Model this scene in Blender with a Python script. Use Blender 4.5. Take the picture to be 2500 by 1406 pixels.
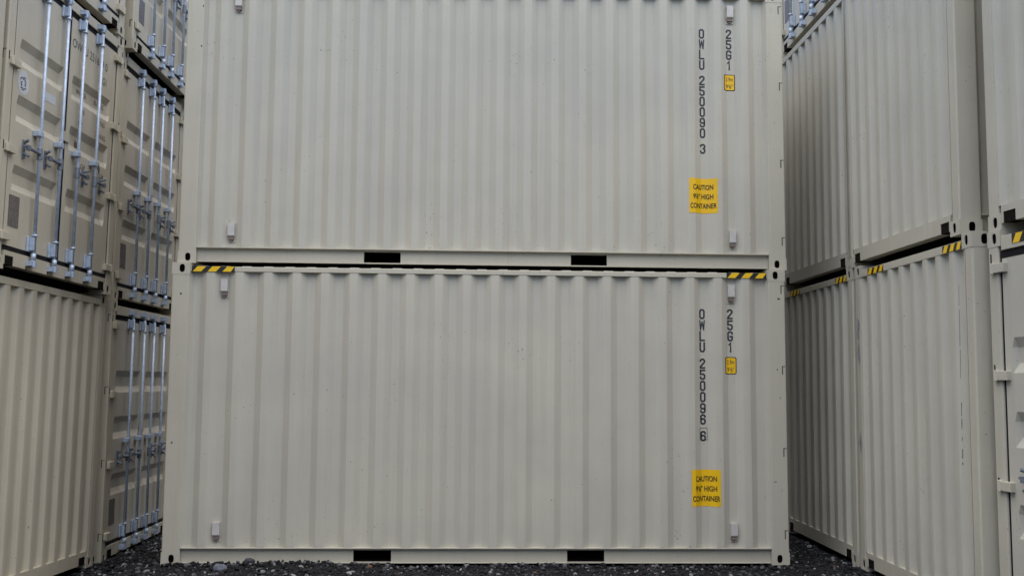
import bpy, bmesh, math, random
from mathutils import Matrix, Vector, Euler
random.seed(7)
SC = bpy.context.scene
COL = SC.collection
for o in list(bpy.data.objects):
    bpy.data.objects.remove(o, do_unlink=True)

# ------------------------------------------------------------------ camera
cam_d = bpy.data.cameras.new('camera')
cam_d.sensor_width = 36.0
cam_d.lens = 36.0 * 2.4839 / 2.5
cam_d.clip_start = 0.1
cam_d.clip_end = 2000
cam = bpy.data.objects.new('camera', cam_d)
COL.objects.link(cam)
PITCH, YAW, ROLL = 0.0955, -0.0434, -0.0100
Rm = Matrix.Rotation(YAW, 3, 'Z') @ Matrix.Rotation(PITCH, 3, 'X') @ Matrix.Rotation(ROLL, 3, 'Y')
right, fwd, up = Rm.col[0], Rm.col[1], Rm.col[2]
mw = Matrix((right, up, -fwd)).transposed().to_4x4()
mw.translation = Vector((2.882, -10.0049, 1.7217))
cam.matrix_world = mw
SC.camera = cam

# ------------------------------------------------------------------ sky, sun, exposure
SUN_EL, SUN_AZ = math.radians(80), math.radians(184)      # azimuth clockwise from +Y: high, behind the camera
w = bpy.data.worlds.new('World')
SC.world = w
w.use_nodes = True
wn = w.node_tree
sky = wn.nodes.new('ShaderNodeTexSky')
sky.sky_type = 'NISHITA'
sky.sun_disc = False
sky.sun_elevation = SUN_EL
sky.sun_rotation = SUN_AZ
sky.air_density = 1.0
sky.dust_density = 1.5
sky.ozone_density = 1.0
bg = wn.nodes['Background']
bg.inputs['Strength'].default_value = 0.06
wn.links.new(sky.outputs[0], bg.inputs['Color'])
sun_d = bpy.data.lights.new('sun', 'SUN')
sun_d.energy = 1.4
sun_d.angle = math.radians(100)
sun_d.color = (1.0, 0.965, 0.895)
sun = bpy.data.objects.new('sun', sun_d)
COL.objects.link(sun)
sd = Vector((math.sin(SUN_AZ) * math.cos(SUN_EL), math.cos(SUN_AZ) * math.cos(SUN_EL), math.sin(SUN_EL)))
sun.rotation_euler = sd.to_track_quat('Z', 'Y').to_euler()
SC.view_settings.view_transform = 'Standard'
SC.view_settings.look = 'None'
SC.view_settings.gamma = 1.0
SC.view_settings.exposure = 1.83

# ------------------------------------------------------------------ materials
def nodes(name):
    m = bpy.data.materials.new(name)
    m.use_nodes = True
    t = m.node_tree
    return m, t, t.nodes['Principled BSDF']

def N(t, kind, **kw):
    n = t.nodes.new(kind)
    for k, v in kw.items():
        if k.startswith('i_'):
            n.inputs[k[2:].replace('_', ' ')].default_value = v
        else:
            setattr(n, k, v)
    return n

def mix(t, fac, a, b, mode='MIX'):
    n = t.nodes.new('ShaderNodeMix')
    n.data_type = 'RGBA'
    n.blend_type = mode
    for s, v in ((n.inputs[0], fac), (n.inputs[6], a), (n.inputs[7], b)):
        if hasattr(v, 'is_output'):
            t.links.new(v, s)
        else:
            s.default_value = v if not isinstance(v, tuple) or len(v) == 4 else (*v, 1)
    return n.outputs[2]

def ramp(t, src, p0, p1, c0=(0, 0, 0, 1), c1=(1, 1, 1, 1)):
    n = t.nodes.new('ShaderNodeValToRGB')
    n.color_ramp.elements[0].position = p0
    n.color_ramp.elements[1].position = p1
    n.color_ramp.elements[0].color = c0
    n.color_ramp.elements[1].color = c1
    t.links.new(src, n.inputs[0])
    return n.outputs[0]

def paint(name, col, rough=0.33, rust=0.0, specks=True):
    m, t, b = nodes(name)
    geo = N(t, 'ShaderNodeNewGeometry')
    pos = geo.outputs['Position']
    c = (*col, 1)
    n1 = N(t, 'ShaderNodeTexNoise', i_Scale=0.9, i_Detail=5.0, i_Roughness=0.6)
    t.links.new(pos, n1.inputs['Vector'])
    v = ramp(t, n1.outputs['Fac'], 0.3, 0.72, (0.90, 0.90, 0.91, 1), (1.05, 1.045, 1.02, 1))
    out = mix(t, 1.0, c, v, 'MULTIPLY')
    # thin rain streaks and grime
    mp = N(t, 'ShaderNodeMapping')
    mp.inputs['Scale'].default_value = (14, 14, 0.55)
    t.links.new(pos, mp.inputs['Vector'])
    n2 = N(t, 'ShaderNodeTexNoise', i_Scale=1.0, i_Detail=4.0, i_Roughness=0.7)
    t.links.new(mp.outputs[0], n2.inputs['Vector'])
    s = ramp(t, n2.outputs['Fac'], 0.52, 0.78, (0, 0, 0, 1), (0.30, 0.30, 0.30, 1))
    out = mix(t, s, out, (col[0] * 0.72, col[1] * 0.69, col[2] * 0.62, 1))
    # scattered specks: chips and dirt spatter
    n3 = N(t, 'ShaderNodeTexNoise', i_Scale=46.0, i_Detail=2.0, i_Roughness=0.5)
    t.links.new(pos, n3.inputs['Vector'])
    n4 = N(t, 'ShaderNodeTexNoise', i_Scale=1.7, i_Detail=2.0)
    t.links.new(pos, n4.inputs['Vector'])
    ad = N(t, 'ShaderNodeMath', operation='MULTIPLY_ADD')
    ad.inputs[1].default_value = 0.30
    t.links.new(n4.outputs['Fac'], ad.inputs[0])
    t.links.new(n3.outputs['Fac'], ad.inputs[2])
    sp = ramp(t, ad.outputs[0], 0.895, 0.925, (0, 0, 0, 1), (0.75, 0.75, 0.75, 1))
    if specks:
        out = mix(t, sp, out, (0.09, 0.075, 0.06, 1))
    if rust:
        n5 = N(t, 'ShaderNodeTexNoise', i_Scale=9.0, i_Detail=6.0, i_Roughness=0.65)
        t.links.new(pos, n5.inputs['Vector'])
        r = ramp(t, n5.outputs['Fac'], 0.62 - 0.1 * rust, 0.74, (0, 0, 0, 1), (rust, rust, rust, 1))
        out = mix(t, r, out, (0.16, 0.075, 0.035, 1))
    t.links.new(out, b.inputs['Base Color'])
    rr = ramp(t, n2.outputs['Fac'], 0.3, 0.8, (rough - 0.06,) * 3 + (1,), (rough + 0.16,) * 3 + (1,))
    t.links.new(rr, b.inputs['Roughness'])
    bp = N(t, 'ShaderNodeBump', i_Strength=0.20, i_Distance=0.012)
    n6 = N(t, 'ShaderNodeTexNoise', i_Scale=5.0, i_Detail=3.0)
    t.links.new(pos, n6.inputs['Vector'])
    t.links.new(n6.outputs['Fac'], bp.inputs['Height'])
    t.links.new(bp.outputs[0], b.inputs['Normal'])
    return m

def plain(name, col, rough=0.5, metal=0.0, vary=0.12, scale=20.0, bump=0.0, rust=0.0, spec=0.5):
    m, t, b = nodes(name)
    geo = N(t, 'ShaderNodeNewGeometry')
    n1 = N(t, 'ShaderNodeTexNoise', i_Scale=scale, i_Detail=4.0)
    t.links.new(geo.outputs['Position'], n1.inputs['Vector'])
    v = ramp(t, n1.outputs['Fac'], 0.3, 0.7, (1 - vary,) * 3 + (1,), (1 + vary,) * 3 + (1,))
    out = mix(t, 1.0, (*col, 1), v, 'MULTIPLY')
    if rust:
        r = ramp(t, n1.outputs['Fac'], 0.5, 0.7, (0, 0, 0, 1), (rust, rust, rust, 1))
        out = mix(t, r, out, (0.14, 0.06, 0.03, 1))
    t.links.new(out, b.inputs['Base Color'])
    b.inputs['Roughness'].default_value = rough
    b.inputs['Metallic'].default_value = metal
    b.inputs['Specular IOR Level'].default_value = spec
    if bump:
        bp = N(t, 'ShaderNodeBump', i_Strength=bump, i_Distance=0.01)
        t.links.new(n1.outputs['Fac'], bp.inputs['Height'])
        t.links.new(bp.outputs[0], b.inputs['Normal'])
    return m

BEIGE = (0.492, 0.466, 0.398)
TAN = (0.540, 0.480, 0.376)
P = {
    'beige': {'panel': paint('beige_panel_paint', BEIGE), 'frame': paint('beige_frame_paint', (0.480, 0.448, 0.368), 0.40, 0.10)},
    'tan': {'panel': paint('tan_panel_paint', TAN), 'frame': paint('tan_frame_paint', (0.530, 0.472, 0.362), 0.40, 0.18)},
}
M_HOLE_SHADE = plain('hollow_shade_steel', (0.012, 0.009, 0.008), 0.95, 0, 0.3, 30, spec=0.05)  # bare steel of the hollows, blackened further to stand for their shade
M_UNDER = plain('bitumen_underside', (0.012, 0.011, 0.011), 0.85, 0, 0.2, 8, spec=0.1)
M_RUBBER = plain('black_rubber_gasket', (0.014, 0.013, 0.014), 0.8, 0, 0.2, 12, spec=0.15)
M_ZINC = plain('galvanised_steel', (0.44, 0.51, 0.62), 0.45, 0.25, 0.15, 25, 0.1)
M_ZINC_DARK = plain('weathered_galvanised_steel', (0.20, 0.225, 0.27), 0.5, 0.4, 0.25, 30, 0.15, rust=0.25)
M_YELLOW = plain('yellow_vinyl', (0.80, 0.50, 0.010), 0.35, 0, 0.05, 9)
M_STICKER = plain('yellow_sticker_vinyl', (0.80, 0.48, 0.006), 0.4, 0, 0.05, 9)
M_BLACK = plain('black_vinyl', (0.012, 0.012, 0.014), 0.4, 0, 0.1, 9)
M_INK = plain('dark_lettering_vinyl', (0.020, 0.022, 0.032), 0.5, 0, 0.25, 40)
M_INK_FADED = plain('faded_lettering_vinyl', (0.085, 0.085, 0.088), 0.5, 0, 0.35, 40)
M_VENT = plain('white_vent_plastic', (0.51, 0.488, 0.465), 0.4, 0, 0.06, 12)
M_LOUVRE = plain('vent_louvre', (0.20, 0.15, 0.135), 0.6, 0, 0.1, 12)
M_WHITE = plain('white_sticker_vinyl', (0.56, 0.57, 0.58), 0.45, 0, 0.06, 10)
M_PLATE = plain('stamped_data_plate', (0.19, 0.165, 0.15), 0.45, 0.3, 0.35, 45)
M_RUST = plain('rust_stain', (0.13, 0.085, 0.05), 0.8, 0, 0.4, 45)
M_SMUDGE = plain('blue_grey_scuff', (0.24, 0.235, 0.26), 0.6, 0, 0.35, 20)
M_SCRATCH = plain('grey_scratch', (0.17, 0.16, 0.15), 0.6, 0, 0.3, 40)
M_SCUFF_SHADE = plain('dark_scuff_slot_shade', (0.05, 0.046, 0.045), 0.7, 0, 0.3, 40)  # real scuffs, and the shade of the hinge slots put into colour

# ------------------------------------------------------------------ mesh helpers
class MB:
    def __init__(s):
        s.v, s.f, s.m = [], [], []
    def face(s, pts, mat=0):
        i = len(s.v)
        s.v += [tuple(p) for p in pts]
        s.f.append(tuple(range(i, i + len(pts))))
        s.m.append(mat)
    def box(s, x0, x1, y0, y1, z0, z1, mat=0):
        i = len(s.v)
        s.v += [(x, y, z) for x in (x0, x1) for y in (y0, y1) for z in (z0, z1)]
        for q in ((0, 1, 3, 2), (4, 6, 7, 5), (0, 4, 5, 1), (2, 3, 7, 6), (0, 2, 6, 4), (1, 5, 7, 3)):
            s.f.append(tuple(i + k for k in q))
            s.m.append(mat)
        return s
    def tube(s, p0, p1, r, n=10, mat=0, cap=True, r1=None):
        p0, p1 = Vector(p0), Vector(p1)
        r1 = r if r1 is None else r1
        d = (p1 - p0).normalized()
        a = d.orthogonal().normalized()
        b = d.cross(a)
        i = len(s.v)
        for p, rr in ((p0, r), (p1, r1)):
            for k in range(n):
                t = 2 * math.pi * k / n
                s.v.append(tuple(p + a * (rr * math.cos(t)) + b * (rr * math.sin(t))))
        for k in range(n):
            s.f.append((i + k, i + (k + 1) % n, i + n + (k + 1) % n, i + n + k))
            s.m.append(mat)
        if cap:
            s.f.append(tuple(i + k for k in reversed(range(n)))); s.m.append(mat)
            s.f.append(tuple(i + n + k for k in range(n))); s.m.append(mat)
        return s
    def extrude(s, poly, fn, a0, a1, mat=0, caps=True):
        """poly: closed 2-D outline; fn(u, v, a) -> point"""
        n = len(poly)
        i = len(s.v)
        for a in (a0, a1):
            s.v += [fn(u, v, a) for u, v in poly]
        for k in range(n):
            s.f.append((i + k, i + (k + 1) % n, i + n + (k + 1) % n, i + n + k)); s.m.append(mat)
        if caps:
            s.f.append(tuple(i + k for k in range(n))); s.m.append(mat)
            s.f.append(tuple(i + n + k for k in reversed(range(n)))); s.m.append(mat)
        return s
    def mesh(s, name, mats, bevel=0.0, smooth=False, recalc=True):
        me = bpy.data.meshes.new(name)
        me.from_pydata(s.v, [], s.f)
        for m in mats:
            me.materials.append(m)
        me.polygons.foreach_set('material_index', s.m)
        bm = bmesh.new()
        bm.from_mesh(me)
        if recalc:
            bmesh.ops.recalc_face_normals(bm, faces=bm.faces)
        if bevel:
            bmesh.ops.bevel(bm, geom=list(bm.edges), offset=bevel, segments=2, affect='EDGES', profile=0.5, clamp_overlap=True)
        bm.to_mesh(me)
        bm.free()
        if smooth:
            me.polygons.foreach_set('use_smooth', [True] * len(me.polygons))
        me.update()
        return me

def ob(name, me, parent=None, loc=None):
    o = bpy.data.objects.new(name, me)
    COL.objects.link(o)
    if parent is not None:
        o.parent = parent
    if loc is not None:
        o.location = loc
    return o

# ------------------------------------------------------------------ container dimensions (metres)
L, W, H = 6.058, 2.438, 2.896
PITCH_S, C0 = 0.2783, 0.790          # side corrugation pitch, first recess centre
OUT, INN = 0.006, 0.052              # depth of the outer and inner flats

def bends_side():
    pts = []
    for n in range(-2, 19):
        c = C0 + PITCH_S * n
        pts += [(c - 0.103, OUT), (c - 0.037, INN), (c + 0.037, INN), (c + 0.103, OUT)]
    x0, x1 = 0.1755, 5.8825
    pts = [(x, d) for x, d in pts if x0 + 0.012 < x < x1 - 0.012]
    return [(x0, 0.010), (x0 + 0.030, INN)] + [p for p in pts if x0 + 0.04 < p[0] < x1 - 0.04] + [(x1 - 0.030, INN), (x1, 0.010)]

def bends_end():
    pts = []
    for k in range(-4, 5):
        c = W / 2 + 0.247 * k
        pts += [(c - 0.080, 0.006), (c - 0.048, 0.046), (c + 0.048, 0.046), (c + 0.080, 0.006)]
    return [(0.128, 0.006)] + pts + [(W - 0.128, 0.006)]

def rounded(bends, r=0.005):
    out = [bends[0]]
    for (a, b, c) in zip(bends, bends[1:], bends[2:]):
        A, B, Cc = Vector(a), Vector(b), Vector(c)
        u, v = (A - B).normalized(), (Cc - B).normalized()
        p, q = B + u * r, B + v * r
        for t in (0, 0.33, 0.67, 1):
            out.append(tuple((1 - t) ** 2 * p + 2 * t * (1 - t) * B + t * t * q))
    out.append(bends[-1])
    return out

BS, BE = bends_side(), bends_end()

def depth_at(bends, x):
    for (x0, d0), (x1, d1) in zip(bends, bends[1:]):
        if x0 <= x <= x1:
            return d0 + (d1 - d0) * (x - x0) / max(x1 - x0, 1e-9)
    return bends[0][1] if x < bends[0][0] else bends[-1][1]

CACHE = {}
def cached(key, fn):
    if key not in CACHE:
        CACHE[key] = fn()
    return CACHE[key]

# ---- corner casting: a steel box with an upright oval hole in its side and its end face
def casting_mesh(sx, sy, sz, mats):
    """sx, sy, sz = 0/1: which end, side and top/bottom of the container"""
    lx, ly, lz = 0.178, 0.162, 0.118
    b = MB()
    def holed(org, eu, ev, en, a, h, cu, cv, ru, rv):
        pt = lambda u, v, d=0.0: tuple(org[i] + eu[i] * u + ev[i] * v + en[i] * d for i in range(3))
        n = 24
        ov = []
        for k in range(n):
            t = 2 * math.pi * k / n
            c, s_ = math.cos(t), math.sin(t)
            e = 0.75
            ov.append((cu + ru * math.copysign(abs(c) ** e, c), cv + rv * math.copysign(abs(s_) ** e, s_)))
        q = n // 4
        cs = [(a, h), (0, h), (0, 0), (a, 0)]
        ms = [(a, cv), (cu, h), (0, cv), (cu, 0)]
        for k in range(4):
            poly = [pt(*ms[k]), pt(*cs[k]), pt(*ms[(k + 1) % 4])] + [pt(*ov[j % n]) for j in range((k + 1) * q, k * q - 1, -1)]
            b.face(poly)
        for k in range(n):
            u0, u1 = ov[k], ov[(k + 1) % n]
            b.face([pt(*u0), pt(*u1), pt(*u1, 0.006), pt(*u0, 0.006)])
            b.face([pt(*u0, 0.006), pt(*u1, 0.006), pt(*u1, 0.05), pt(*u0, 0.05)], 1)
        b.face([pt(*p, 0.05) for p in ov], 1)
    # side face on y=0 (outer), end face on x=0 (outer), local to the (0,0,0) corner, then mirrored
    holed((0, 0, 0), (1, 0, 0), (0, 0, 1), (0, 1, 0), lx, lz, 0.098, 0.060, 0.026, 0.039)
    holed((0, 0, 0), (0, 1, 0), (0, 0, 1), (1, 0, 0), ly, lz, 0.088, 0.060, 0.026, 0.039)
    b.face([(lx, 0, 0), (lx, ly, 0), (lx, ly, lz), (lx, 0, lz)])
    b.face([(0, ly, 0), (lx, ly, 0), (lx, ly, lz), (0, ly, lz)])
    b.face([(0, 0, 0), (lx, 0, 0), (lx, ly, 0), (0, ly, 0)])
    b.face([(0, 0, lz), (lx, 0, lz), (lx, ly, lz), (0, ly, lz)])
    v2 = []
    for x, y, z in b.v:
        v2.append((L - x if sx else x, W - y if sy else y, H - lz + z if sz else z))
    b.v = v2
    if (sx + sy) % 2:
        b.f = [tuple(reversed(f)) for f in b.f]
    me = b.mesh('corner_casting', mats, recalc=False)
    bm = bmesh.new(); bm.from_mesh(me)
    bmesh.ops.remove_doubles(bm, verts=bm.verts, dist=1e-5)
    bmesh.ops.recalc_face_normals(bm, faces=bm.faces)
    bm.to_mesh(me); bm.free()
    return me

def post_mesh(sx, sy, mats):
    b = MB()
    x0, x1, y0, y1 = 0.002, 0.176, 0.002, 0.126
    if sx: x0, x1 = L - x1, L - x0
    if sy: y0, y1 = W - y1, W - y0
    z0, z1 = 0.1185, H - 0.1185
    b.box(x0, x1, y0, y1, z0, z1)
    me = b.mesh('corner_post', mats)
    bm = bmesh.new(); bm.from_mesh(me)
    es = [e for e in bm.edges if abs(e.verts[0].co.z - e.verts[1].co.z) > 1]
    bmesh.ops.bevel(bm, geom=es, offset=0.014, segments=4, affect='EDGES', profile=0.5)
    bm.to_mesh(me); bm.free()
    for p in me.polygons:
        p.use_smooth = False
    return me

def mirror_y(b):
    b.v = [(x, W - y, z) for x, y, z in b.v]
    b.f = [tuple(reversed(f)) for f in b.f]
    return b

def side_panel_mesh(sy, mats):
    b = MB()
    prof = rounded(BS)
    z0, z1 = 0.1565, 2.8065
    i = 0
    for x, d in prof:
        b.v += [(x, d, z0), (x, d, z1)]
    for k in range(len(prof) - 1):
        b.f.append((2 * k, 2 * k + 2, 2 * k + 3, 2 * k + 1)); b.m.append(0)
    if sy: mirror_y(b)
    return b.mesh('side_panel', mats, smooth=True, recalc=False)

def end_panel_mesh(sx, mats):
    b = MB()
    prof = rounded(BE, 0.010)
    z0, z1 = 0.1765, 2.7795
    for y, d in prof:
        x = L - d if sx else d
        b.v += [(x, y, z0), (x, y, z1)]
    for k in range(len(prof) - 1):
        f = (2 * k, 2 * k + 1, 2 * k + 3, 2 * k + 2)
        b.f.append(tuple(reversed(f)) if sx else f); b.m.append(0)
    return b.mesh('end_panel', mats, smooth=True, recalc=False)

POCK = ((1.815, 2.178), (3.880, 4.243))
def bottom_rail_mesh(sy, mats):
    b = MB()
    Y = (lambda y: W - y) if sy else (lambda y: y)
    def seg(x0, x1, poly):
        b.extrude([(Y(y), z) for y, z in poly], lambda u, v, a: (a, u, v), x0, x1)
    lip = [(0.003, 0.162), (0.003, 0.153), (0.006, 0.1505), (0.044, 0.1505), (0.044, 0.134), (0.060, 0.134), (0.060, 0.162)]
    seg(0.1782, 5.8798, lip)
    xs = [0.1782, POCK[0][0], POCK[0][1], POCK[1][0], POCK[1][1], 5.8798]
    for a, c in ((0, 1), (2, 3), (4, 5)):
        seg(xs[a], xs[c], [(0.044, 0.134), (0.044, 0.021), (0.016, 0.020), (0.016, 0.015), (0.060, 0.015), (0.060, 0.134)])
    for a, c in POCK:
        seg(a, c, [(0.024, 0.026), (0.024, 0.015), (0.060, 0.015), (0.060, 0.026)])
    return b.mesh('bottom_rail', mats)

def pocket_mesh(i, mats):
    b = MB()
    x0, x1 = POCK[i]
    e = 0.001
    for y0, y1, s_ in ((0.061, W - 0.061, 1),):
        z0, z1 = 0.027, 0.133
        b.face([(x0 + e, y0, z0), (x1 - e, y0, z0), (x1 - e, y1, z0), (x0 + e, y1, z0)])
        b.face([(x0 + e, y0, z1), (x1 - e, y0, z1), (x1 - e, y1, z1), (x0 + e, y1, z1)])
        b.face([(x0 + e, y0, z0), (x0 + e, y1, z0), (x0 + e, y1, z1), (x0 + e, y0, z1)])
        b.face([(x1 - e, y0, z0), (x1 - e, y1, z0), (x1 - e, y1, z1), (x1 - e, y0, z1)])
        b.face([(x0 + e, W / 2, z0), (x1 - e, W / 2, z0), (x1 - e, W / 2, z1), (x0 + e, W / 2, z1)])
    return b.mesh('forklift_pocket', mats)

def top_rail_mesh(sy, mats):
    b = MB().box(0.1782, 5.8798, 0.003, 0.060, 2.807, 2.857)
    if sy: mirror_y(b)
    return b.mesh('top_rail', mats, bevel=0.005)

def roof_mesh(mats):
    b = MB()
    prof = [(0.182, 2.846)]
    x = 0.24
    while x < L - 0.26:
        prof += [(x, 2.846), (x + 0.02, 2.863), (x + 0.105, 2.863), (x + 0.125, 2.846)]
        x += 0.2095
    prof.append((L - 0.182, 2.846))
    ys = (0.012, W - 0.012)
    for x, z in prof:
        b.v += [(x, ys[0], z - 0.012), (x, ys[0], z), (x, ys[1], z), (x, ys[1], z - 0.012)]
    for k in range(len(prof) - 1):
        for j in range(3):
            b.f.append((4 * k + j, 4 * k + j + 1, 4 * k + 5 + j, 4 * k + 4 + j)); b.m.append(0)
    return b.mesh('roof', mats)

def underside_mesh(mats):
    b = MB()
    b.box(0.08, L - 0.08, 0.064, W - 0.064, 0.136, 0.150)
    x = 0.35
    while x < L - 0.3:
        if not any(a - 0.06 < x < c + 0.06 for a, c in POCK):
            b.box(x, x + 0.045, 0.064, W - 0.064, 0.03, 0.1355)
        x += 0.27
    return b.mesh('floor_crossmembers', mats)

NOTCH = ((0.186, 0.335), (W - 0.335, W - 0.186))
def sill_mesh(sx, door, mats):
    b = MB()
    X = (lambda d: L - d) if sx else (lambda d: d)
    fr = 0.004
    def bx(y0, y1, z0, z1, d0=fr, d1=0.10):
        a, c = sorted((X(d0), X(d1)))
        b.box(a, c, y0, y1, z0, z1)
    ztop = 0.169 if door else 0.176
    bx(0.1625, W - 0.1625, 0.127, ztop)
    bx(0.1625, NOTCH[0][0], 0.046, 0.1269)
    bx(NOTCH[0][1], NOTCH[1][0], 0.046, 0.1269)
    bx(NOTCH[1][1], W - 0.1625, 0.046, 0.1269)
    return b.mesh('sill', mats)

def notch_shade_mesh(sx, i, mats):
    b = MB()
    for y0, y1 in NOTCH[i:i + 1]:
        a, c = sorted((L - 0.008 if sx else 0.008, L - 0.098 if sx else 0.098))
        b.box(a, c, y0 + 0.001, y1 - 0.001, 0.046, 0.1265)  # near-black block fills the cut-out and stands for the shade inside it
    return b.mesh('sill_notch_shade', mats)

def header_mesh(sx, door, mats):
    b = MB()
    X = (lambda d: L - d) if sx else (lambda d: d)
    a, c = sorted((X(0.004), X(0.09)))
    b.box(a, c, 0.1625, W - 0.1625, 2.745 if door else 2.780, 2.847)
    return b.mesh('header', mats, bevel=0.004)

def stripe_mesh(org, eu, ev, en, ln, ht, flip=False):
    """warning tape: black ground with three slanted yellow bars"""
    b = MB()
    pt = lambda u, v, d: tuple(org[i] + eu[i] * u + ev[i] * v + en[i] * d for i in range(3))
    def slab(poly, d0, d1, mat):
        n = len(poly)
        b.face([pt(*p, d1) for p in poly], mat)
        for k in range(n):
            p, q = poly[k], poly[(k + 1) % n]
            b.face([pt(*p, d0), pt(*q, d0), pt(*q, d1), pt(*p, d1)], mat)
    slab([(0, 0), (ln, 0), (ln, ht), (0, ht)], 0.0, 0.002, 0)
    for k in range(3):
        u = ln * (0.025 + 0.345 * k)
        wd, sl = ln * 0.195, ln * 0.11
        slab([(u, 0.002), (u + wd, 0.002), (min(u + wd + sl, ln - .002), ht - 0.002), (u + sl, ht - 0.002)], 0.002, 0.0035, 1)
    return b.mesh('hazard_stripe', (M_BLACK, M_YELLOW))

# ------------------------------------------------------------------ doors
D_FACE = L - 0.016
ZREC = ((2.115, 2.045, 1.935, 1.865), (1.595, 1.525, 1.415, 1.345), (0.955, 0.885, 0.790, 0.720))
LEAF = ((0.152, 1.152), (1.204, 2.286))
REC_Y = ((0.240, 1.085), (1.275, 2.185))
def door_mesh(i, mats):
    y0, y1 = LEAF[i]
    ry0, ry1 = REC_Y[i]
    z0, z1 = 0.217, 2.686
    b = MB()
    X = D_FACE
    ys = [y0, ry0, ry0 + 0.025, ry1 - 0.025, ry1, y1]
    zb = [z0]
    for a, c, d, e in reversed(ZREC):
        zb += [e, d, c, a]
    zb.append(z1)
    def dep(j, k):          # 0 flat, 1 recess at grid node (ys j, zb k)
        if j in (2, 3) and 0 < k < len(zb) - 1:
            return 0.036 if (k - 1) % 4 in (1, 2) else 0.0
        return 0.0
    idx = {}
    for j, y in enumerate(ys):
        for k, z in enumerate(zb):
            idx[j, k] = len(b.v)
            b.v.append((X - dep(j, k), y, z))
    for j in range(len(ys) - 1):
        for k in range(len(zb) - 1):
            b.f.append((idx[j, k], idx[j + 1, k], idx[j + 1, k + 1], idx[j, k + 1])); b.m.append(0)
    # edges of the leaf
    b.box(X - 0.05, X - 0.0005, y0, y0 + 0.004, z0, z1)
    b.box(X - 0.05, X - 0.0005, y1 - 0.004, y1, z0, z1)
    b.box(X - 0.05, X - 0.0005, y0 + 0.004, y1 - 0.004, z0, z0 + 0.004)
    b.box(X - 0.05, X - 0.0005, y0 + 0.004, y1 - 0.004, z1 - 0.004, z1)
    me = b.mesh('door', mats, recalc=False)
    bm = bmesh.new(); bm.from_mesh(me)
    bmesh.ops.recalc_face_normals(bm, faces=[f for f in bm.faces])
    bm.to_mesh(me); bm.free()
    return me

def gasket_mesh(mats):
    b = MB()
    b.box(L - 0.110, L - 0.062, 0.127, W - 0.127, 0.1695, 2.7445)
    for y0, y1, z0, z1 in ((0.127, 0.151, 0.1695, 2.7445), (2.287, W - 0.127, 0.1695, 2.7445), (1.153, 1.203, 0.217, 2.686),
                           (0.151, 2.287, 0.1695, 0.2165), (0.151, 2.287, 2.6865, 2.7445)):
        b.box(L - 0.062, L - 0.019, y0, y1, z0, z1)
    return b.mesh('door_gasket', mats)

RODS = (0.615, 1.025, 1.395, 1.805)
HZ = (0.289, 1.067, 1.847, 2.619)
XR_ = L + 0.034
def rod_mesh(y):
    b = MB()
    b.tube((XR_, y, 0.115), (XR_, y, 2.775), 0.0160, 12)
    b.tube((XR_, y, 0.355), (XR_, y, 0.372), 0.026, 12)
    b.tube((XR_, y, 2.585), (XR_, y, 2.600), 0.026, 12)
    b.tube((XR_, y, 0.135), (XR_, y, 0.195), 0.023, 12)
    b.tube((XR_, y, 2.735), (XR_, y, 2.765), 0.023, 12)
    return b.mesh('lock_rod', (M_ZINC,), smooth=True)
def bracket_mesh(y, top):
    """the plate that carries the rod at the bottom or the top of the leaf"""
    b = MB()
    z0, z1 = ((0.212, 0.352), (2.602, 2.716))[top]
    b.box(D_FACE + 0.001, D_FACE + 0.022, y - 0.056, y + 0.030, z0, z1)
    b.box(D_FACE + 0.022, XR_ + 0.012, y - 0.034, y + 0.024, z0 + 0.010, z1 - 0.010)
    return b.mesh('rod_bracket', (M_ZINC,), bevel=0.005)
def guide_mesh(y):
    b = MB()
    b.box(D_FACE + 0.001, XR_ + 0.020, y - 0.058, y + 0.026, 1.290, 1.342)
    return b.mesh('rod_guide', (M_ZINC,), bevel=0.006)
def keeper_mesh(y, top):
    b = MB()
    z = 2.790 if top else 0.102
    b.box(L - 0.003, L + 0.016, y - 0.060, y + 0.055, z - 0.024, z + 0.024)
    b.box(L + 0.016, L + 0.050, y - 0.055, y - 0.032, z - 0.022, z + 0.022)
    b.box(L + 0.016, L + 0.050, y + 0.028, y + 0.050, z - 0.022, z + 0.022)
    b.tube((XR_, y, z - 0.030), (XR_, y, z + 0.030), 0.026, 10)
    return b.mesh('cam_keeper', (M_ZINC,))
def handle_mesh(y, sgn, z=1.13):
    b = MB()
    e = y + sgn * 0.215
    b.tube((XR_, y, z - 0.052), (XR_, y, z + 0.052), 0.026, 12)                       # hub round the rod
    b.tube((XR_ + 0.01, y + sgn * 0.02, z), (XR_ - 0.004, e, z + 0.012), 0.017, 8)      # lever
    b.tube((XR_ - 0.004, e, z + 0.012), (XR_ - 0.004, e + sgn * 0.06, z + 0.016), 0.011, 8)
    b.box(D_FACE + 0.001, D_FACE + 0.012, e - 0.020, e + 0.020, z - 0.090, z + 0.080)
    b.tube((D_FACE + 0.012, e, z + 0.055), (XR_ + 0.012, e + sgn * 0.02, z + 0.075), 0.014, 8)
    b.tube((D_FACE + 0.012, e, z - 0.045), (XR_ + 0.008, e, z - 0.070), 0.014, 8)
    b.box(XR_ - 0.008, XR_ + 0.014, e - 0.028, e + 0.028, z - 0.016, z + 0.030)
    return b.mesh('lock_handle', (M_ZINC_DARK,))
def hinge_mesh(sy, z, mats):
    b = MB()
    Y = (lambda y: W - y) if sy else (lambda y: y)
    a, c = sorted((Y(0.050), Y(0.215)))
    b.box(L - 0.020, L + 0.022, a, c, z - 0.034, z + 0.034)
    b.tube((L + 0.012, Y(0.075), z - 0.040), (L + 0.012, Y(0.075), z + 0.040), 0.020, 10)
    return b.mesh('hinge', mats, bevel=0.004)

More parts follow.
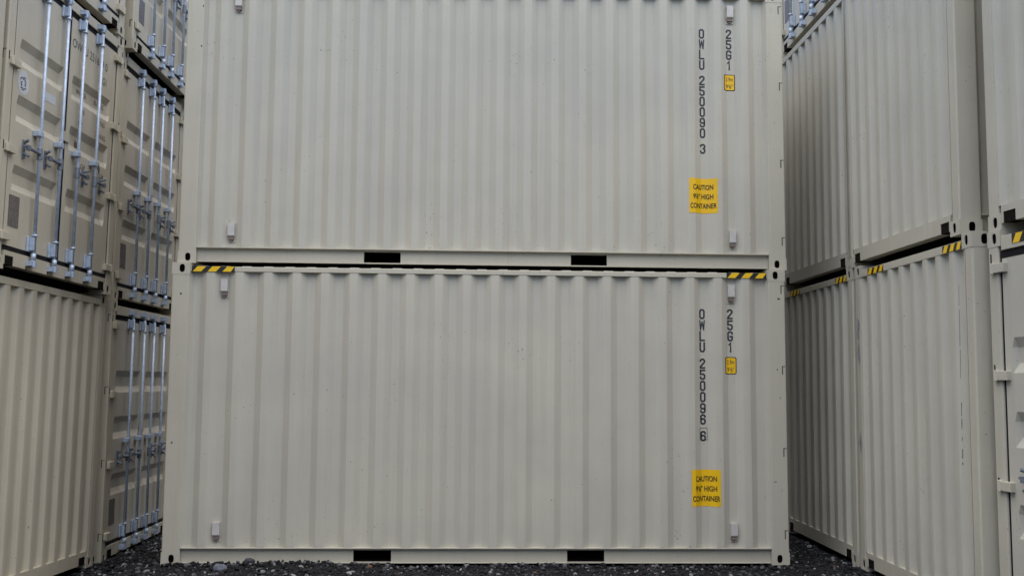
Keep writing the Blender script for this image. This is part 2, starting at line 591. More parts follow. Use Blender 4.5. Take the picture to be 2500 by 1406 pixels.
def customs_plate_mesh(mats):
    b = MB().box(D_FACE + 0.001, D_FACE + 0.014, 1.100, 1.262, 1.40, 1.50)
    return b.mesh('door_overlap_plate', mats, bevel=0.004)

# ------------------------------------------------------------------ writing
GL = {
    'O': [[(0, .86), (.26, 1), (.74, 1), (1, .86), (1, .14), (.74, 0), (.26, 0), (0, .14), None]],
    'W': [[(0, 1), (.16, 0)], [(.16, 0), (.5, .85)], [(.5, .85), (.84, 0)], [(.84, 0), (1, 1)]],
    'L': [[(0, 1), (0, 0), (1, 0)]],
    'U': [[(0, 1), (0, .14), (.26, 0), (.74, 0), (1, .14), (1, 1)]],
    'G': [[(1, .80), (1, .88), (.74, 1), (.26, 1), (0, .86), (0, .14), (.26, 0), (.74, 0), (1, .14), (1, .46), (.55, .46)]],
    '1': [[(.25, .80), (.58, 1), (.58, 0)]],
    '2': [[(0, .80), (0, .87), (.26, 1), (.74, 1), (1, .87), (1, .68), (0, .12), (0, 0), (1, 0)]],
    '3': [[(0, .82), (0, .88), (.26, 1), (.74, 1), (1, .88), (1, .66), (.72, .53), (1, .40), (1, .13), (.74, 0), (.26, 0), (0, .13), (0, .2)]],
    '5': [[(1, 1), (0, 1), (0, .56), (.72, .56), (1, .44), (1, .13), (.74, 0), (.26, 0), (0, .13), (0, .2)]],
    '6': [[(1, .80), (1, .88), (.74, 1), (.26, 1), (0, .86), (0, .14), (.26, 0), (.74, 0), (1, .14), (1, .42), (.74, .55), (.12, .55)]],
    '9': [[(0, .20), (0, .12), (.26, 0), (.74, 0), (1, .14), (1, .86), (.74, 1), (.26, 1), (0, .86), (0, .58), (.26, .45), (.88, .45)]],
    '4': [[(.72, 0), (.72, 1), (0, .32), (1, .32)]],
    '7': [[(0, 1), (1, 1), (.4, 0)]],
    '8': [[(.26, .53), (0, .66), (0, .88), (.26, 1), (.74, 1), (1, .88), (1, .66), (.74, .53), (.26, .53), (0, .40), (0, .13), (.26, 0), (.74, 0), (1, .13), (1, .40), (.74, .53)]],
    'H': [[(0, 0), (0, 1)], [(1, 0), (1, 1)], [(.1, .5), (.9, .5)]],
}
GL['0'] = GL['O']

def strokes(b, ch, x, z, w_, h, t):
    """one letter as mitred ribbons with its lower left corner at (x, z)"""
    for pk, path in enumerate(GL[ch]):
        yo = -0.00012 * pk
        closed = path[-1] is None
        p = [Vector((x + t / 2 + u * (w_ - t), z + t / 2 + v * (h - t))) for u, v in (path[:-1] if closed else path)]
        n = len(p)
        lft, rgt = [], []
        for k in range(n):
            a = p[k - 1] if (k > 0 or closed) else None
            c = p[(k + 1) % n] if (k < n - 1 or closed) else None
            d0 = (p[k] - a).normalized() if a is not None else None
            d1 = (c - p[k]).normalized() if c is not None else None
            if d0 is None: d0 = d1
            if d1 is None: d1 = d0
            n0 = Vector((-d0.y, d0.x)); n1 = Vector((-d1.y, d1.x))
            mm = n0 + n1
            mm = mm.normalized() if mm.length > 1e-4 else n0
            sc = min(1.0 / max(mm.dot(n0), 0.3), 1.7)
            q = p[k]
            if not closed and k == 0: q = q - d1 * (t / 2)
            if not closed and k == n - 1: q = q + d0 * (t / 2)
            lft.append(q + mm * (t / 2 * sc)); rgt.append(q - mm * (t / 2 * sc))
        for k in range(n if closed else n - 1):
            j = (k + 1) % n
            b.face([(lft[k].x, yo, lft[k].y), (rgt[k].x, yo, rgt[k].y), (rgt[j].x, yo, rgt[j].y), (lft[j].x, yo, lft[j].y)])

def conform(me, bends, axis, put):
    """cut the flat mesh at every bend of the sheet under it and lay it on that sheet"""
    bm = bmesh.new(); bm.from_mesh(me)
    for x, d in bends[1:-1]:
        co = [0, 0, 0]; no = [0, 0, 0]
        co[axis] = x; no[axis] = 1
        bmesh.ops.bisect_plane(bm, geom=bm.verts[:] + bm.edges[:] + bm.faces[:], plane_co=co, plane_no=no, dist=1e-6)
    for v in bm.verts:
        v.co = put(v.co)
    bm.to_mesh(me); bm.free()
    return me

def text_mesh(body, size, sx=1.0, align='CENTER', bold=0.0):
    cu = bpy.data.curves.new('txt', 'FONT')
    cu.body = body; cu.size = size; cu.align_x = align; cu.offset = bold
    o = bpy.data.objects.new('txt', cu)
    COL.objects.link(o)
    bpy.context.view_layer.update()
    dg = bpy.context.evaluated_depsgraph_get()
    me = bpy.data.meshes.new_from_object(o.evaluated_get(dg))
    bpy.data.objects.remove(o, do_unlink=True)
    bpy.data.curves.remove(cu)
    vs = [(v.co.x * sx, v.co.y) for v in me.vertices]
    fs = [tuple(p.vertices) for p in me.polygons]
    bpy.data.meshes.remove(me)
    return vs, fs

def side_put(off):
    return lambda co: Vector((co.x, depth_at(BS, co.x) - off + co.y, co.z))

def letters_mesh(chars, xc, ztop, mat):
    b = MB()
    z = ztop
    for ch in chars:
        if ch == ' ':
            z -= 0.053
            continue
        strokes(b, ch, xc - 0.0275, z - 0.100, 0.057, 0.101, 0.0125 if ch == 'W' else 0.0165)
        z -= 0.110
    me = b.mesh('lettering', (mat,), recalc=False)
    return conform(me, BS, 0, side_put(0.0016))

def frame_mesh(xc, z0, z1, wd, t, mat):
    b = MB()
    x0, x1 = xc - wd / 2, xc + wd / 2
    for q in ((x0, x1, z1 - t, z1), (x0, x1, z0, z0 + t), (x0, x0 + t, z0 + t, z1 - t), (x1 - t, x1, z0 + t, z1 - t)):
        b.face([(q[0], 0, q[2]), (q[1], 0, q[2]), (q[1], 0, q[3]), (q[0], 0, q[3])])
    return conform(b.mesh('check_digit_box', (mat,), recalc=False), BS, 0, side_put(0.0016))

def plate_mesh(name, x0, x1, z0, z1, mat, off, r=0.0):
    b = MB()
    pts = []
    if r:
        for cx, cz, a0 in ((x1 - r, z1 - r, 0), (x0 + r, z1 - r, 90), (x0 + r, z0 + r, 180), (x1 - r, z0 + r, 270)):
            for k in range(5):
                a = math.radians(a0 + k * 22.5)
                pts.append((cx + r * math.cos(a), 0, cz + r * math.sin(a)))
    else:
        pts = [(x1, 0, z1), (x0, 0, z1), (x0, 0, z0), (x1, 0, z0)]
    b.face(pts)
    return conform(b.mesh(name, (mat,), recalc=False), BS, 0, side_put(off))

def side_text(body, size, xc, zc, sx, mat, off, bold=0.0, lean=0.0):
    vs, fs = text_mesh(body, size, sx, bold=bold)
    b = MB()
    zs = [v[1] for v in vs]
    zm = (min(zs) + max(zs)) / 2
    xm = (min(v[0] for v in vs) + max(v[0] for v in vs)) / 2
    b.v = [(xc + v[0] - xm, 0, zc + v[1] - zm) for v in vs]
    b.f = fs; b.m = [0] * len(fs)
    return conform(b.mesh('sticker_text', (mat,), recalc=False), BS, 0, side_put(off))

def vent_mesh(z):
    """small white weather cover with a louvre below it, sitting in a recess of the side"""
    b = MB()
    yb = INN - 0.0015
    h = 0.066
    b.extrude([(yb, z), (0.012, z), (0.012, z - 0.118), (0.020, z - 0.128), (yb, z - 0.128)], lambda u, v, a: (a, u, v), -h / 2, h / 2, 0)
    b.box(-0.040, 0.040, yb - 0.003, yb, z - 0.186, z + 0.010, 2)
    b.box(-0.029, 0.029, 0.023, yb - 0.003, z - 0.160, z - 0.1285, 1)
    b.box(-0.010, 0.010, 0.030, yb - 0.003, z - 0.180, z - 0.1605, 1)
    for k in (-1, 1):
        b.tube((0.030 * k, yb - 0.003, z - 0.178), (0.030 * k, yb - 0.008, z - 0.178), 0.005, 6, 0)
    return b.mesh('vent', (M_VENT, M_LOUVRE, P['beige']['frame']))

def slot_mesh(z):
    """dark hook standing for the shade in the cut by the hinge lugs, outer edge of the door post"""
    b = MB()
    b.box(L - 0.046, L - 0.036, 0.0006, 0.02, z - 0.040, z + 0.036)
    b.box(L - 0.046, L - 0.012, 0.0006, 0.02, z + 0.036, z + 0.044)
    return b.mesh('hinge_slot_shade', (M_SCUFF_SHADE,))  # slightly proud dark pieces, painted shade of the slot
def slot_end_mesh(sy, z):
    b = MB()
    Y = (lambda y: W - y) if sy else (lambda y: y)
    a, c = sorted((Y(0.030), Y(0.046)))
    b.box(L - 0.02, L - 0.0012, a, c, z - 0.040, z + 0.036)  # dark strip in place of the shade inside the slot
    return b.mesh('hinge_slot_shade', (M_HOLE_SHADE,))

def scuff_mesh(pts, r, mat, put):
    b = MB()
    rnd = random.Random(int(pts[0][0] * 1000 + pts[0][1] * 77))
    for (u, v, a) in pts:
        n = 9
        b.face([put(u + r * rnd.uniform(.5, 1.2) * math.cos(6.283 * k / n) * a, v + r * rnd.uniform(.5, 1.2) * math.sin(6.283 * k / n)) for k in range(n)])
    return b.mesh('scuff_mark', (mat,))

# ------------------------------------------------------------------ one container
GROUP = 'shipping containers stacked in the yard'
def make_container(label, colour, anchor, P0, a, tilt=0.0, flip=False, front=True, doors=False, tilt_y=0.0,
                   stripes=(), side_detail=None, near_side=True, plate=True):
    pm, fm = P[colour]['panel'], P[colour]['frame']
    root = bpy.data.objects.new('shipping_container', None)
    COL.objects.link(root)
    root['label'] = label
    root['category'] = 'shipping container'
    root['group'] = GROUP
    root.empty_display_size = 0.3
    rz = a + (math.pi if flip else 0.0)
    s = -1 if flip else 1
    root.rotation_euler = (s * tilt, s * tilt_y, rz)
    R = Euler((s * tilt, s * tilt_y, rz), 'XYZ').to_matrix()
    root.location = Vector(P0) - R @ Vector(anchor)
    g = lambda key, fn: cached((colour,) + key, fn)
    for sx in (0, 1):
        for sy in (0, 1):
            for sz in (0, 1):
                ob('corner_casting', g(('cast', sx, sy, sz), lambda: casting_mesh(sx, sy, sz, (fm, M_HOLE_SHADE))), root)
            ob('corner_post', g(('post', sx, sy), lambda: post_mesh(sx, sy, (fm,))), root)
    for sy in (0, 1):
        ob('side_panel', g(('side', sy), lambda: side_panel_mesh(sy, (pm,))), root)
        ob('bottom_rail', g(('brail', sy), lambda: bottom_rail_mesh(sy, (fm,))), root)
        ob('top_rail', g(('trail', sy), lambda: top_rail_mesh(sy, (fm,))), root)
    ob('roof', g(('roof',), lambda: roof_mesh((pm,))), root)
    ob('underside', g(('under',), lambda: underside_mesh((M_UNDER,))), root)
    for i in (0, 1):
        ob('forklift_pocket', g(('pocket', i), lambda: pocket_mesh(i, (M_UNDER,))), root)
    for sx in (0, 1):
        door = bool(sx and doors)
        ob('sill', g(('sill', sx, door), lambda: sill_mesh(sx, door, (fm,))), root)
        for i in (0, 1):
            ob('sill_notch_shade', g(('notch', sx, i), lambda: notch_shade_mesh(sx, i, (M_HOLE_SHADE,))), root)
        ob('header', g(('header', sx, door), lambda: header_mesh(sx, door, (fm,))), root)
        if not door:
            ob('end_panel', g(('end', sx), lambda: end_panel_mesh(sx, (pm,))), root)
    if doors:
        ob('door_gasket', g(('gasket',), lambda: gasket_mesh((M_RUBBER,))), root)
        for i in (0, 1):
            d = ob('door', g(('door', i), lambda: door_mesh(i, (pm,))), root)
            for y in RODS[2 * i:2 * i + 2]:
                ob('lock_rod', g(('rod', y), lambda: rod_mesh(y)), d)
                for top in (0, 1):
                    ob('rod_bracket', g(('brk', y, top), lambda: bracket_mesh(y, top)), d)
                ob('rod_guide', g(('gd', y), lambda: guide_mesh(y)), d)
                ob('lock_handle', g(('hd', y), lambda: handle_mesh(y, -1 if i == 0 else 1)), d)
            for z in HZ:
                ob('hinge', g(('hinge', i, z), lambda: hinge_mesh(i, z, (fm,))), d)
            if i == 0 and plate:
                ob('data_plate', cached(('dplate',), lambda: MB().box(D_FACE + 0.0005, D_FACE + 0.004, 0.215, 0.395, 0.395, 0.675).mesh('data_plate', (M_PLATE,))), d)
            if i == 1:
                ob('overlap_plate', g(('cplate',), lambda: customs_plate_mesh((fm,))), d)
        for y in RODS:
            for top in (0, 1):
                ob('cam_keeper', g(('keep', y, top), lambda: keeper_mesh(y, top)), root)
        for sy in (0, 1):
            for z in (0.29, 1.085, 1.89, 2.695):
                ob('hinge_slot_shade', cached(('slote', sy, z), lambda: slot_end_mesh(sy, z)), root)
    if near_side:
        for z in (0.29, 1.085, 1.89, 2.695):
            ob('hinge_slot_shade', cached(('slot', z), lambda: slot_mesh(z)), root)
    for st in stripes:
        ob('hazard_stripe', cached(('stripe', st), lambda: {
            'side_a': lambda: stripe_mesh((0.190, 0.003, 2.805), (1, 0, 0), (0, 0, 1), (0, -1, 0), 0.415, 0.055),
            'side_b': lambda: stripe_mesh((5.468, 0.003, 2.805), (1, 0, 0), (0, 0, 1), (0, -1, 0), 0.402, 0.055),
            'front_near': lambda: stripe_mesh((0.004, 0.50, 2.782), (0, -1, 0), (0, 0, 1), (-1, 0, 0), 0.33, 0.060),
            'front_far': lambda: stripe_mesh((0.004, 2.10, 2.782), (0, -1, 0), (0, 0, 1), (-1, 0, 0), 0.38, 0.060),
            'door_near': lambda: stripe_mesh((L - 0.004, 0.30, 2.775), (0, 1, 0), (0, 0, 1), (1, 0, 0), 0.40, 0.070),
            'door_far': lambda: stripe_mesh((L - 0.004, W - 0.70, 2.775), (0, 1, 0), (0, 0, 1), (1, 0, 0), 0.40, 0.070),
        }[st]()), root)
    return root

def side_writing(root, number, last, sticker, ink, boxed):
    for x in (0.505, 5.519):
        for z in (0.398, 2.738):
            ob('vent', cached(('vent', z), lambda: vent_mesh(z)), root, (x, 0, 0))
    ob('lettering', letters_mesh(number, 5.226, 2.496, ink), root)
    ob('lettering', letters_mesh('25G1', 5.508, 2.497, ink), root)
    if boxed:
        ob('check_digit_box', frame_mesh(5.231, 1.200, 1.322, 0.078, 0.005, M_INK_FADED), root)
    x0, x1, z0, z1 = sticker
    st = ob('caution_sticker', plate_mesh('caution_sticker', x0, x1, z0, z1, M_STICKER, 0.0016), root)
    xc = (x0 + x1) / 2
    hh = z1 - z0
    for k, (body, sx) in enumerate((('CAUTION', 0.94), ('9\'6" HIGH', 1.0), ('CONTAINER', 0.94))):
        ob('sticker_text', side_text(body, 0.072, xc, z1 - hh * (0.25 + 0.27 * k), sx * 0.69, M_BLACK, 0.0032, 0.0015), st)
    hs = ob('height_sticker', plate_mesh('height_sticker', 5.452, 5.568, 1.850, 2.020, M_BLACK, 0.0016, 0.014), root)
    ob('sticker_face', plate_mesh('sticker_face', 5.460, 5.560, 1.858, 2.012, M_STICKER, 0.0028, 0.010), hs)
    ob('sticker_text', side_text('2.9m', 0.060, 5.510, 1.970, 0.62, M_INK, 0.0042), hs)
    ob('sticker_text', side_text('9\'6"', 0.062, 5.510, 1.896, 0.78, M_INK, 0.0042), hs)

# ---- poses measured from the photograph
aL, XL, sL, zL, slL = -0.0672, -1.0295, 1.2924, -0.2374, -0.0154
aL2, XL2, sL2, zL2, slL2 = -0.0105, -1.0879, 1.5194, -0.2682, 0.0040
aR, XR, sR, zR, slR = -0.0226, 6.6773, -0.1412, 0.0168, 0.0042
def row(X, s0, a, sl, z, s):            # point of a row, s metres along it
    return (X - math.sin(a) * s, s0 + math.cos(a) * s, z + sl * s)

# centre stack
tC = -0.0023
c1 = make_container('beige container on the gravel, long side to camera, number 250096 6', 'beige',
                    (3.0, 0, 0), (3.0, 0, 0), 0, 0, stripes=('side_a', 'side_b'), tilt_y=tC)
side_writing(c1, 'OWLU 250096 6', '6', (5.101, 5.389, 0.559, 0.914), M_INK, True)
c2 = make_container('beige container with long side to camera, number 250090 3, stacked on another', 'beige',
                    (3.0, 0, 0), (3.029, 0.048, H), 0, 0, tilt_y=tC)
side_writing(c2, 'OWLU 250090 3', '3', (5.074, 5.367, 0.574, 0.930), M_INK, False)

# left stacks, nearer row
make_container('tan container at ground level on the left with a corrugated blank end above the gravel', 'tan', (0, 0, 0),
               row(XL - 0.0575, sL, aL, slL, zL, 0), aL, slL, flip=True, near_side=False)
l1m = make_container('tan container with lit double doors and a round white sticker, second level on the left', 'tan', (L, W, 0),
                     row(XL, sL, aL, slL, zL + H, 0), aL, slL, doors=True)
make_container('tan container whose door sill shows at the top left corner, on the round sticker container', 'tan', (L, W, 0),
               row(XL + 0.0123, sL, aL, slL, zL + 2 * H, 0), aL, slL, doors=True)
# left stacks, deeper row in shade
make_container('shaded tan container with doors at ground level, deeper in the left alley', 'tan', (L, 0, 0),
               row(XL2 + 0.0073, sL2, aL2, slL2, zL2, 0), aL2, slL2, doors=True)
make_container('shaded tan container with doors in the left alley, middle of the deeper stack', 'tan', (L, 0, 0),
               row(XL2, sL2, aL2, slL2, zL2 + H, 0), aL2, slL2, doors=True)
make_container('shaded tan container at the top of the deeper left stack, rods catching the sky', 'tan', (L, 0, 0),
               row(XL2 + 0.0902, sL2, aL2, slL2, zL2 + 2 * H, 0), aL2, slL2, doors=True)

# right stacks
r1 = make_container('beige container on the gravel at right, dashed scratch down its blank end', 'beige', (0, W, 0),
                    row(XR, sR, aR, slR, zR, -0.071), aR, slR, stripes=('front_near', 'front_far'), near_side=False)
make_container('beige blank ended container at right, stacked on the scratched one', 'beige', (0, W, 0),
               row(XR, sR, aR, slR, zR + H, 0.1026), aR, slR, near_side=False)
make_container('beige container at ground level deeper in the right alley, half hidden by the centre stack', 'beige', (0, 0, 0),
               row(XR, sR, aR, slR, zR, 0), aR, slR, stripes=('front_near', 'front_far'), near_side=False)
make_container('beige blank ended container deeper in the right alley, between the lowest and the door container', 'beige', (0, 0, 0),
               row(XR, sR, aR, slR, zR + H, 0.0), aR, slR, near_side=False)
make_container('beige container with door rods glimpsed high in the right alley, top of its stack', 'beige', (L, W, 0),
               row(XR + 0.02, sR, aR, slR, zR + 2 * H, 0.0), aR, slR, flip=True, doors=True)
make_container('beige container with hinged doors at the right edge, stripes on its header', 'beige', (L, 0, 0),
               (6.700, -2.735, -0.020), 0.06, 0, flip=True, doors=True, stripes=('door_near', 'door_far'), plate=False)
make_container('beige blank ended container at the right edge, standing on the one with hinged doors', 'beige', (0, W, 0),
               (6.712, -2.735, -0.020 + H), 0.06, 0, near_side=False)

# unseen containers added in line with the rows, to shade the aisle
LEVEL = ('at ground level', 'on the second level')
for lv in range(2):
    for k, nm in ((1, 'next'), (2, 'second')):
        make_container('added unseen tan container %s, %s stack nearer than the lit doors' % (LEVEL[lv], nm), 'tan', (L, W, 0),
                       row(XL + 0.03 * (lv - 1), sL, aL, slL, zL + lv * H, -k * (W + 0.06)), aL, slL, near_side=False)
    make_container('added unseen beige container %s beside the hinged doors, nearer the viewer' % LEVEL[lv], 'beige', (0, W, 0),
                   (6.86, -2.735 - W - 0.12, -0.02 + lv * H), 0.0, 0, near_side=False)
# ---- stickers, writing and marks on the lit left doors
dr = [c for c in l1m.children if c.name.startswith('door') and not c.name.startswith('door_gasket')]
dL, dR = dr[0], dr[1]
def door_put(off):
    zs = sorted([(z, d) for a_, b_, c_, d_ in ZREC for z, d in ((a_, 0), (b_, .036), (c_, .036), (d_, 0))])
    return zs, (lambda co: Vector((D_FACE + off - depth_at([(0, 0)] + zs + [(3, 0)], co.z), co.y, co.z)))
def door_text(body, size, y0, zc, sx, mat, parent, off=0.0016, align='LEFT', bold=0.0008):
    vs, fs = text_mesh(body, size, sx, align, bold)
    b = MB()
    b.v = [(0, y0 + v[0], zc + v[1] - size * 0.35) for v in vs]
    b.f = fs; b.m = [0] * len(fs)
    zs, put = door_put(off)
    return ob('lettering', conform(b.mesh('lettering', (mat,), recalc=False), [(0, 0)] + zs + [(3, 0)], 2, put), parent)
def disc(y, z, ry, rz_, x, n=32):
    return [(x, y + ry * math.cos(6.28319 * k / n), z + rz_ * math.sin(6.28319 * k / n)) for k in range(n)]
b = MB(); b.face(disc(0.335, 1.725, 0.100, 0.112, D_FACE + 0.0014))
stk = ob('round_sticker', b.mesh('round_sticker', (M_WHITE,)), dL)
b = MB()
rnd = random.Random(3)
for k in range(26):                      # an illegible dark emblem of short strokes, ring-like
    t = 6.283 * k / 26
    r = rnd.uniform(0.25, 0.62)
    cy, cz = 0.335 + 0.100 * r * math.cos(t), 1.725 + 0.112 * r * math.sin(t)
    q = rnd.uniform(0.004, 0.009); u = rnd.uniform(0.006, 0.015)
    xx = D_FACE + 0.0022 + 0.00002 * k
    b.face([(xx, cy - u, cz - q), (xx, cy + u, cz - q * .4), (xx, cy + u, cz + q), (xx, cy - u, cz + q * .4)])
ob('emblem', b.mesh('emblem', (M_INK_FADED,)), stk)
ob('white_label', MB().box(D_FACE + 0.0005, D_FACE + 0.002, 0.690, 0.950, 1.690, 1.775).mesh('white_label', (M_WHITE,)), dL)
door_text('OWLU 251659 0', 0.125, 1.235, 2.44, 0.94, M_INK_FADED, dR)
door_text('25G1', 0.115, 1.86, 2.27, 0.85, M_INK_FADED, dR)
for z, lab, val in ((2.00, 'MAX. GR.', '30,480 KG'), (1.80, 'TARE', '2,370 KG'), (1.66, 'NET', '28,110 KG'), (1.24, 'CU. CAP.', '37.4 CU.M')):
    door_text(lab, 0.070, 1.45, z, 0.8, M_INK_FADED, dR)
    door_text(val, 0.070, 1.86, z, 0.8, M_INK_FADED, dR)
ob('rust_stain', scuff_mesh([(1.98, 1.32, 0.8)], 0.055, M_RUST, lambda u, v: (D_FACE + 0.0012, u, v)), dR)
ob('rust_stain', scuff_mesh([(1.50, 1.44, 0.8)], 0.060, M_RUST, lambda u, v: (D_FACE - 0.035 + 0.0012, u, v)), dR)
# rust runs under the keepers on the sill
for y in RODS:
    ob('rust_stain', scuff_mesh([(y - 0.045, 0.060, 0.7)], 0.026, M_RUST, lambda u, v: (L - 0.0028, u, v)), l1m)

# scuffs on the centre posts and the right hand ends
ob('scuff_mark', scuff_mesh([(0.154, 2.187, 0.8), (0.160, 2.60, 0.5)], 0.012, M_SCUFF_SHADE, lambda u, v: (u, 0.0012, v)), c2)
ob('scuff_mark', scuff_mesh([(0.094, 2.586, 1.2), (0.063, 1.151, 0.8), (5.99, 2.60, 1.6), (5.965, 1.90, 0.5), (5.99, 1.62, 0.5)], 0.012, M_SCUFF_SHADE, lambda u, v: (u, 0.0012, v)), c1)
ob('scuff_mark', scuff_mesh([(5.93, 0.80, 2.2), (5.99, 0.72, 0.6)], 0.010, M_SMUDGE, lambda u, v: (u, 0.0012, v)), c1)
b = MB()
for z0, z1, wd in ((2.52, 2.36, .003), (2.33, 2.05, .004), (2.02, 1.80, .004), (1.62, 1.52, .006), (1.50, 1.42, .007), (1.36, 1.33, .006), (1.27, 1.20, .009), (1.17, 1.15, .010)):
    y0, y1 = 0.2915 + 0.004 * (2.5 - z0), 0.2915 + 0.004 * (2.5 - z1)
    wd *= 0.6
    p = lambda y, z: (depth_at(BE, y) - 0.0012, y, z)
    b.face([p(y0 - wd / 2, z0), p(y0 + wd / 2, z0), p(y1 + wd / 2 + .001, z1), p(y1 - wd / 2 + .001, z1)])
ob('scratch', b.mesh('scratch', (M_SCRATCH,)), r1)
ob('scuff_mark', scuff_mesh([(2.375, 2.30, 0.35), (2.37, 2.05, 0.3), (2.38, 1.2, 0.3)], 0.12, M_SMUDGE, lambda u, v: (0.0008, u, v)), r1)

# ------------------------------------------------------------------ ground
def smooth(t):
    t = max(0.0, min(1.0, t))
    return t * t * (3 - 2 * t)
def ground_z(x, y):
    z = -0.262 + 0.250 * smooth((x + 1.15) / 1.25)
    z += 0.022 * smooth((x - 0.1) / 0.7) * smooth((2.4 - x) / 1.2)
    if x > 6: z += 0.010 * smooth(x - 6)
    z += 8.5 * smooth((y - 5.0) / 3.5) + 6.5 * smooth((-21.0 - y) / 9.0)          # ground raised out of view behind stacks and viewer, added to shade the aisle
    z += 0.012 * math.sin(3.1 * x + 1.3 * y) * math.sin(2.3 * y - 0.7 * x)
    return z
def axis(lo, hi, step, far):
    n = int((hi - lo) / step)
    m = [lo + k * (hi - lo) / n for k in range(n + 1)]
    a, d = [], step
    p = lo
    while p > -far:
        d *= 1.7; p -= d; a.append(p)
    q, d = hi, step
    c = []
    while q < far:
        d *= 1.7; q += d; c.append(q)
    return a[::-1] + m + c
gx, gy = axis(-3, 9, 0.12, 400), axis(-4, 5, 0.12, 400)
b = MB()
for y in gy:
    for x in gx:
        b.v.append((x, y, ground_z(x, y)))
nx = len(gx)
for j in range(len(gy) - 1):
    for i in range(nx - 1):
        b.f.append((j * nx + i, j * nx + i + 1, (j + 1) * nx + i + 1, (j + 1) * nx + i)); b.m.append(0)
m, t, bs = nodes('dark_gravel_bed')
geo = N(t, 'ShaderNodeNewGeometry')
v1 = N(t, 'ShaderNodeTexVoronoi', i_Scale=38.0)
t.links.new(geo.outputs['Position'], v1.inputs['Vector'])
sep = N(t, 'ShaderNodeSeparateColor')
t.links.new(v1.outputs['Color'], sep.inputs[0])
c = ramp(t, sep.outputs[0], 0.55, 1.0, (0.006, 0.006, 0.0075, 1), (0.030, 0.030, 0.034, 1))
t.links.new(c, bs.inputs['Base Color'])
bs.inputs['Roughness'].default_value = 0.9
bs.inputs['Specular IOR Level'].default_value = 0.15
bp = N(t, 'ShaderNodeBump', i_Strength=0.9, i_Distance=0.02)
t.links.new(v1.outputs['Distance'], bp.inputs['Height'])
t.links.new(bp.outputs[0], bs.inputs['Normal'])
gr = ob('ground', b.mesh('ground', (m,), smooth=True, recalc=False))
gr['kind'] = 'structure'
gr['label'] = 'dark gravel ground of the container yard'

# loose stones over it: nobody could count them
ico = bmesh.new()
bmesh.ops.create_icosphere(ico, subdivisions=1, radius=1.0)
IV = [v.co.copy() for v in ico.verts]
IF = [tuple(v.index for v in f.verts) for f in ico.faces]
ico.free()
def stone(b, cols, x, y, z, r, tone, rnd, flat=0.7):
    R = Euler((rnd.uniform(0, 6), rnd.uniform(0, 6), rnd.uniform(0, 6))).to_matrix()
    sx, sy, sz = rnd.uniform(.75, 1.3), rnd.uniform(.7, 1.1), rnd.uniform(.5, .9) 
    i = len(b.v)
    for v in IV:
        k = rnd.uniform(.78, 1.15)
        p = R @ Vector((v.x * sx * k, v.y * sy * k, v.z * sz * k))
        b.v.append((x + p.x * r, y + p.y * r, z + p.z * r * flat))
        cols.append(tone)
    for f in IF:
        b.f.append((i + f[0], i + f[1], i + f[2])); b.m.append(0)
def in_box(x, y):
    if 0.03 < x < 6.03 and 0.05 < y < 2.4: return True
    if x > 6.72 or x < -1.13 + 0.0: return not (y < -2.8 and -1 < x < 6.7) and (x > 6.72 or x < -1.16)
    return False
def stone_mat():
    m, t, bs = nodes('gravel_stone')
    at = N(t, 'ShaderNodeAttribute', attribute_name='tone')
    geo = N(t, 'ShaderNodeNewGeometry')
    n1 = N(t, 'ShaderNodeTexNoise', i_Scale=60.0, i_Detail=4.0)
    t.links.new(geo.outputs['Position'], n1.inputs['Vector'])
    v = ramp(t, n1.outputs['Fac'], 0.3, 0.7, (0.75, 0.75, 0.75, 1), (1.2, 1.2, 1.2, 1))
    out = mix(t, 1.0, at.outputs['Color'], v, 'MULTIPLY')
    t.links.new(out, bs.inputs['Base Color'])
    bs.inputs['Roughness'].default_value = 0.8
    bs.inputs['Specular IOR Level'].default_value = 0.25
    return m
M_STONE = stone_mat()
def stones_mesh(name, b, cols):
    me = b.mesh(name, (M_STONE,), recalc=False)
    at = me.color_attributes.new('tone', 'FLOAT_COLOR', 'POINT')
    flat = []
    for c_ in cols:
        flat += [*c_, 1.0]
    at.data.foreach_set('color', flat)
    return me
rnd = random.Random(11)
b, cols = MB(), []
n = 0
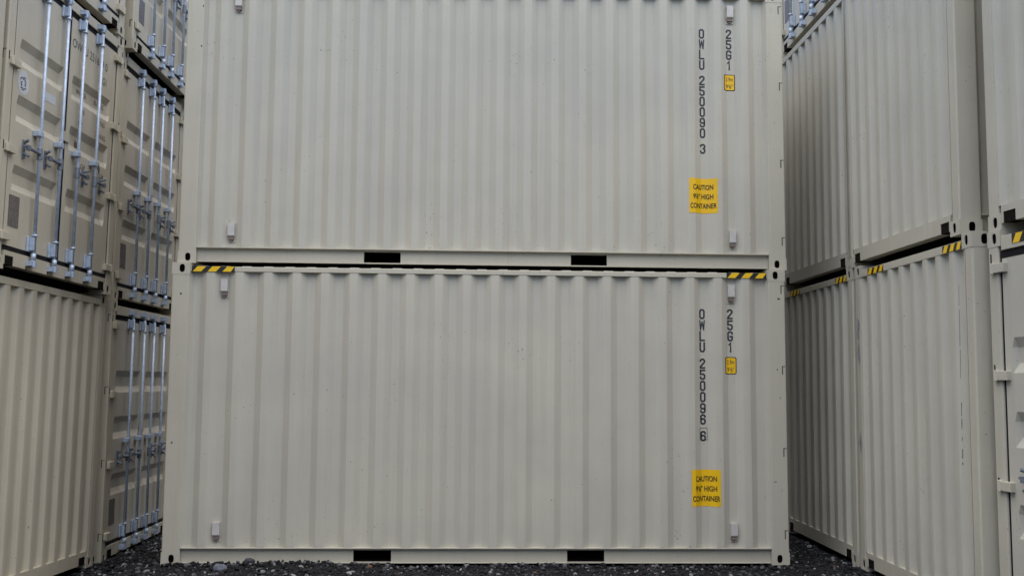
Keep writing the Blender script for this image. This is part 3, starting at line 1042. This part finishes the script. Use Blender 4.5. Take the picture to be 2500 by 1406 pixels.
while n < 15000:
    x, y = rnd.uniform(-1.3, 7.0), rnd.uniform(-3.2, 3.6)
    if 0 < x < 6 and y > 0.03: continue
    if y < -1.4 and rnd.random() < 0.6: continue
    if in_box(x, y): continue
    u = rnd.random()
    r = 0.007 + 0.026 * u ** 3.2
    if x < 0.8 and rnd.random() < 0.22: r = min(r * 1.7, 0.042)
    k = rnd.random()
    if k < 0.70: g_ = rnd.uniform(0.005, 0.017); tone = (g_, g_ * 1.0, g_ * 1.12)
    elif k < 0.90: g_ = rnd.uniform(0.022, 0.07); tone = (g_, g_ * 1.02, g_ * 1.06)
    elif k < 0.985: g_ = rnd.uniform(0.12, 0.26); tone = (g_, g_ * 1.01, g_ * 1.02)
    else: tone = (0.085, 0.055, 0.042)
    z = ground_z(x, y) + r * rnd.uniform(-0.1, 0.55)
    stone(b, cols, x, y, z, r, tone, rnd)
    n += 1
for k in range(420):                     # gravel banked against the foot of the centre container
    x = rnd.uniform(0.0, 6.1)
    y = -abs(rnd.gauss(0.0, 0.06)) - 0.012
    r = rnd.uniform(0.010, 0.030)
    g_ = rnd.uniform(0.005, 0.018) if rnd.random() < .8 else rnd.uniform(.05, .15)
    stone(b, cols, x, y, ground_z(x, y) + rnd.uniform(0.0, 0.025), r, (g_, g_, g_ * 1.1), rnd, 0.9)
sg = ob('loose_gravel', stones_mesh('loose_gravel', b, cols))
sg['kind'] = 'stuff'
sg['label'] = 'loose dark crushed stone strewn round the containers'

def rock(name, label, x, y, r, tone, seed, up_=0.35):
    b, cols = MB(), []
    rn = random.Random(seed)
    bmr = bmesh.new()
    bmesh.ops.create_icosphere(bmr, subdivisions=2, radius=1.0)
    for v in bmr.verts:
        k = rn.uniform(.86, 1.1)
        b.v.append((v.co.x * 1.15 * k * r, v.co.y * .9 * k * r, v.co.z * .8 * k * r)); cols.append(tone)
    b.f = [tuple(v.index for v in f.verts) for f in bmr.faces]; b.m = [0] * len(b.f)
    bmr.free()
    o = ob(name, stones_mesh(name, b, cols), None, (x, y, ground_z(x, y) + r * up_))
    o['label'] = label; o['category'] = 'rock'
    return o
rock('rock', 'pale blue grey rock in the gravel before the lower centre container', 0.63, -0.31, 0.060, (0.12, 0.13, 0.155), 5)
rock('rock', 'dark angular rock against the rail of the lower centre container', 0.845, -0.06, 0.050, (0.045, 0.045, 0.052), 8, 0.6)
rock('pebble', 'small orange brown brick chip beside the left forklift pocket', 1.99, -0.12, 0.022, (0.17, 0.075, 0.035), 9)
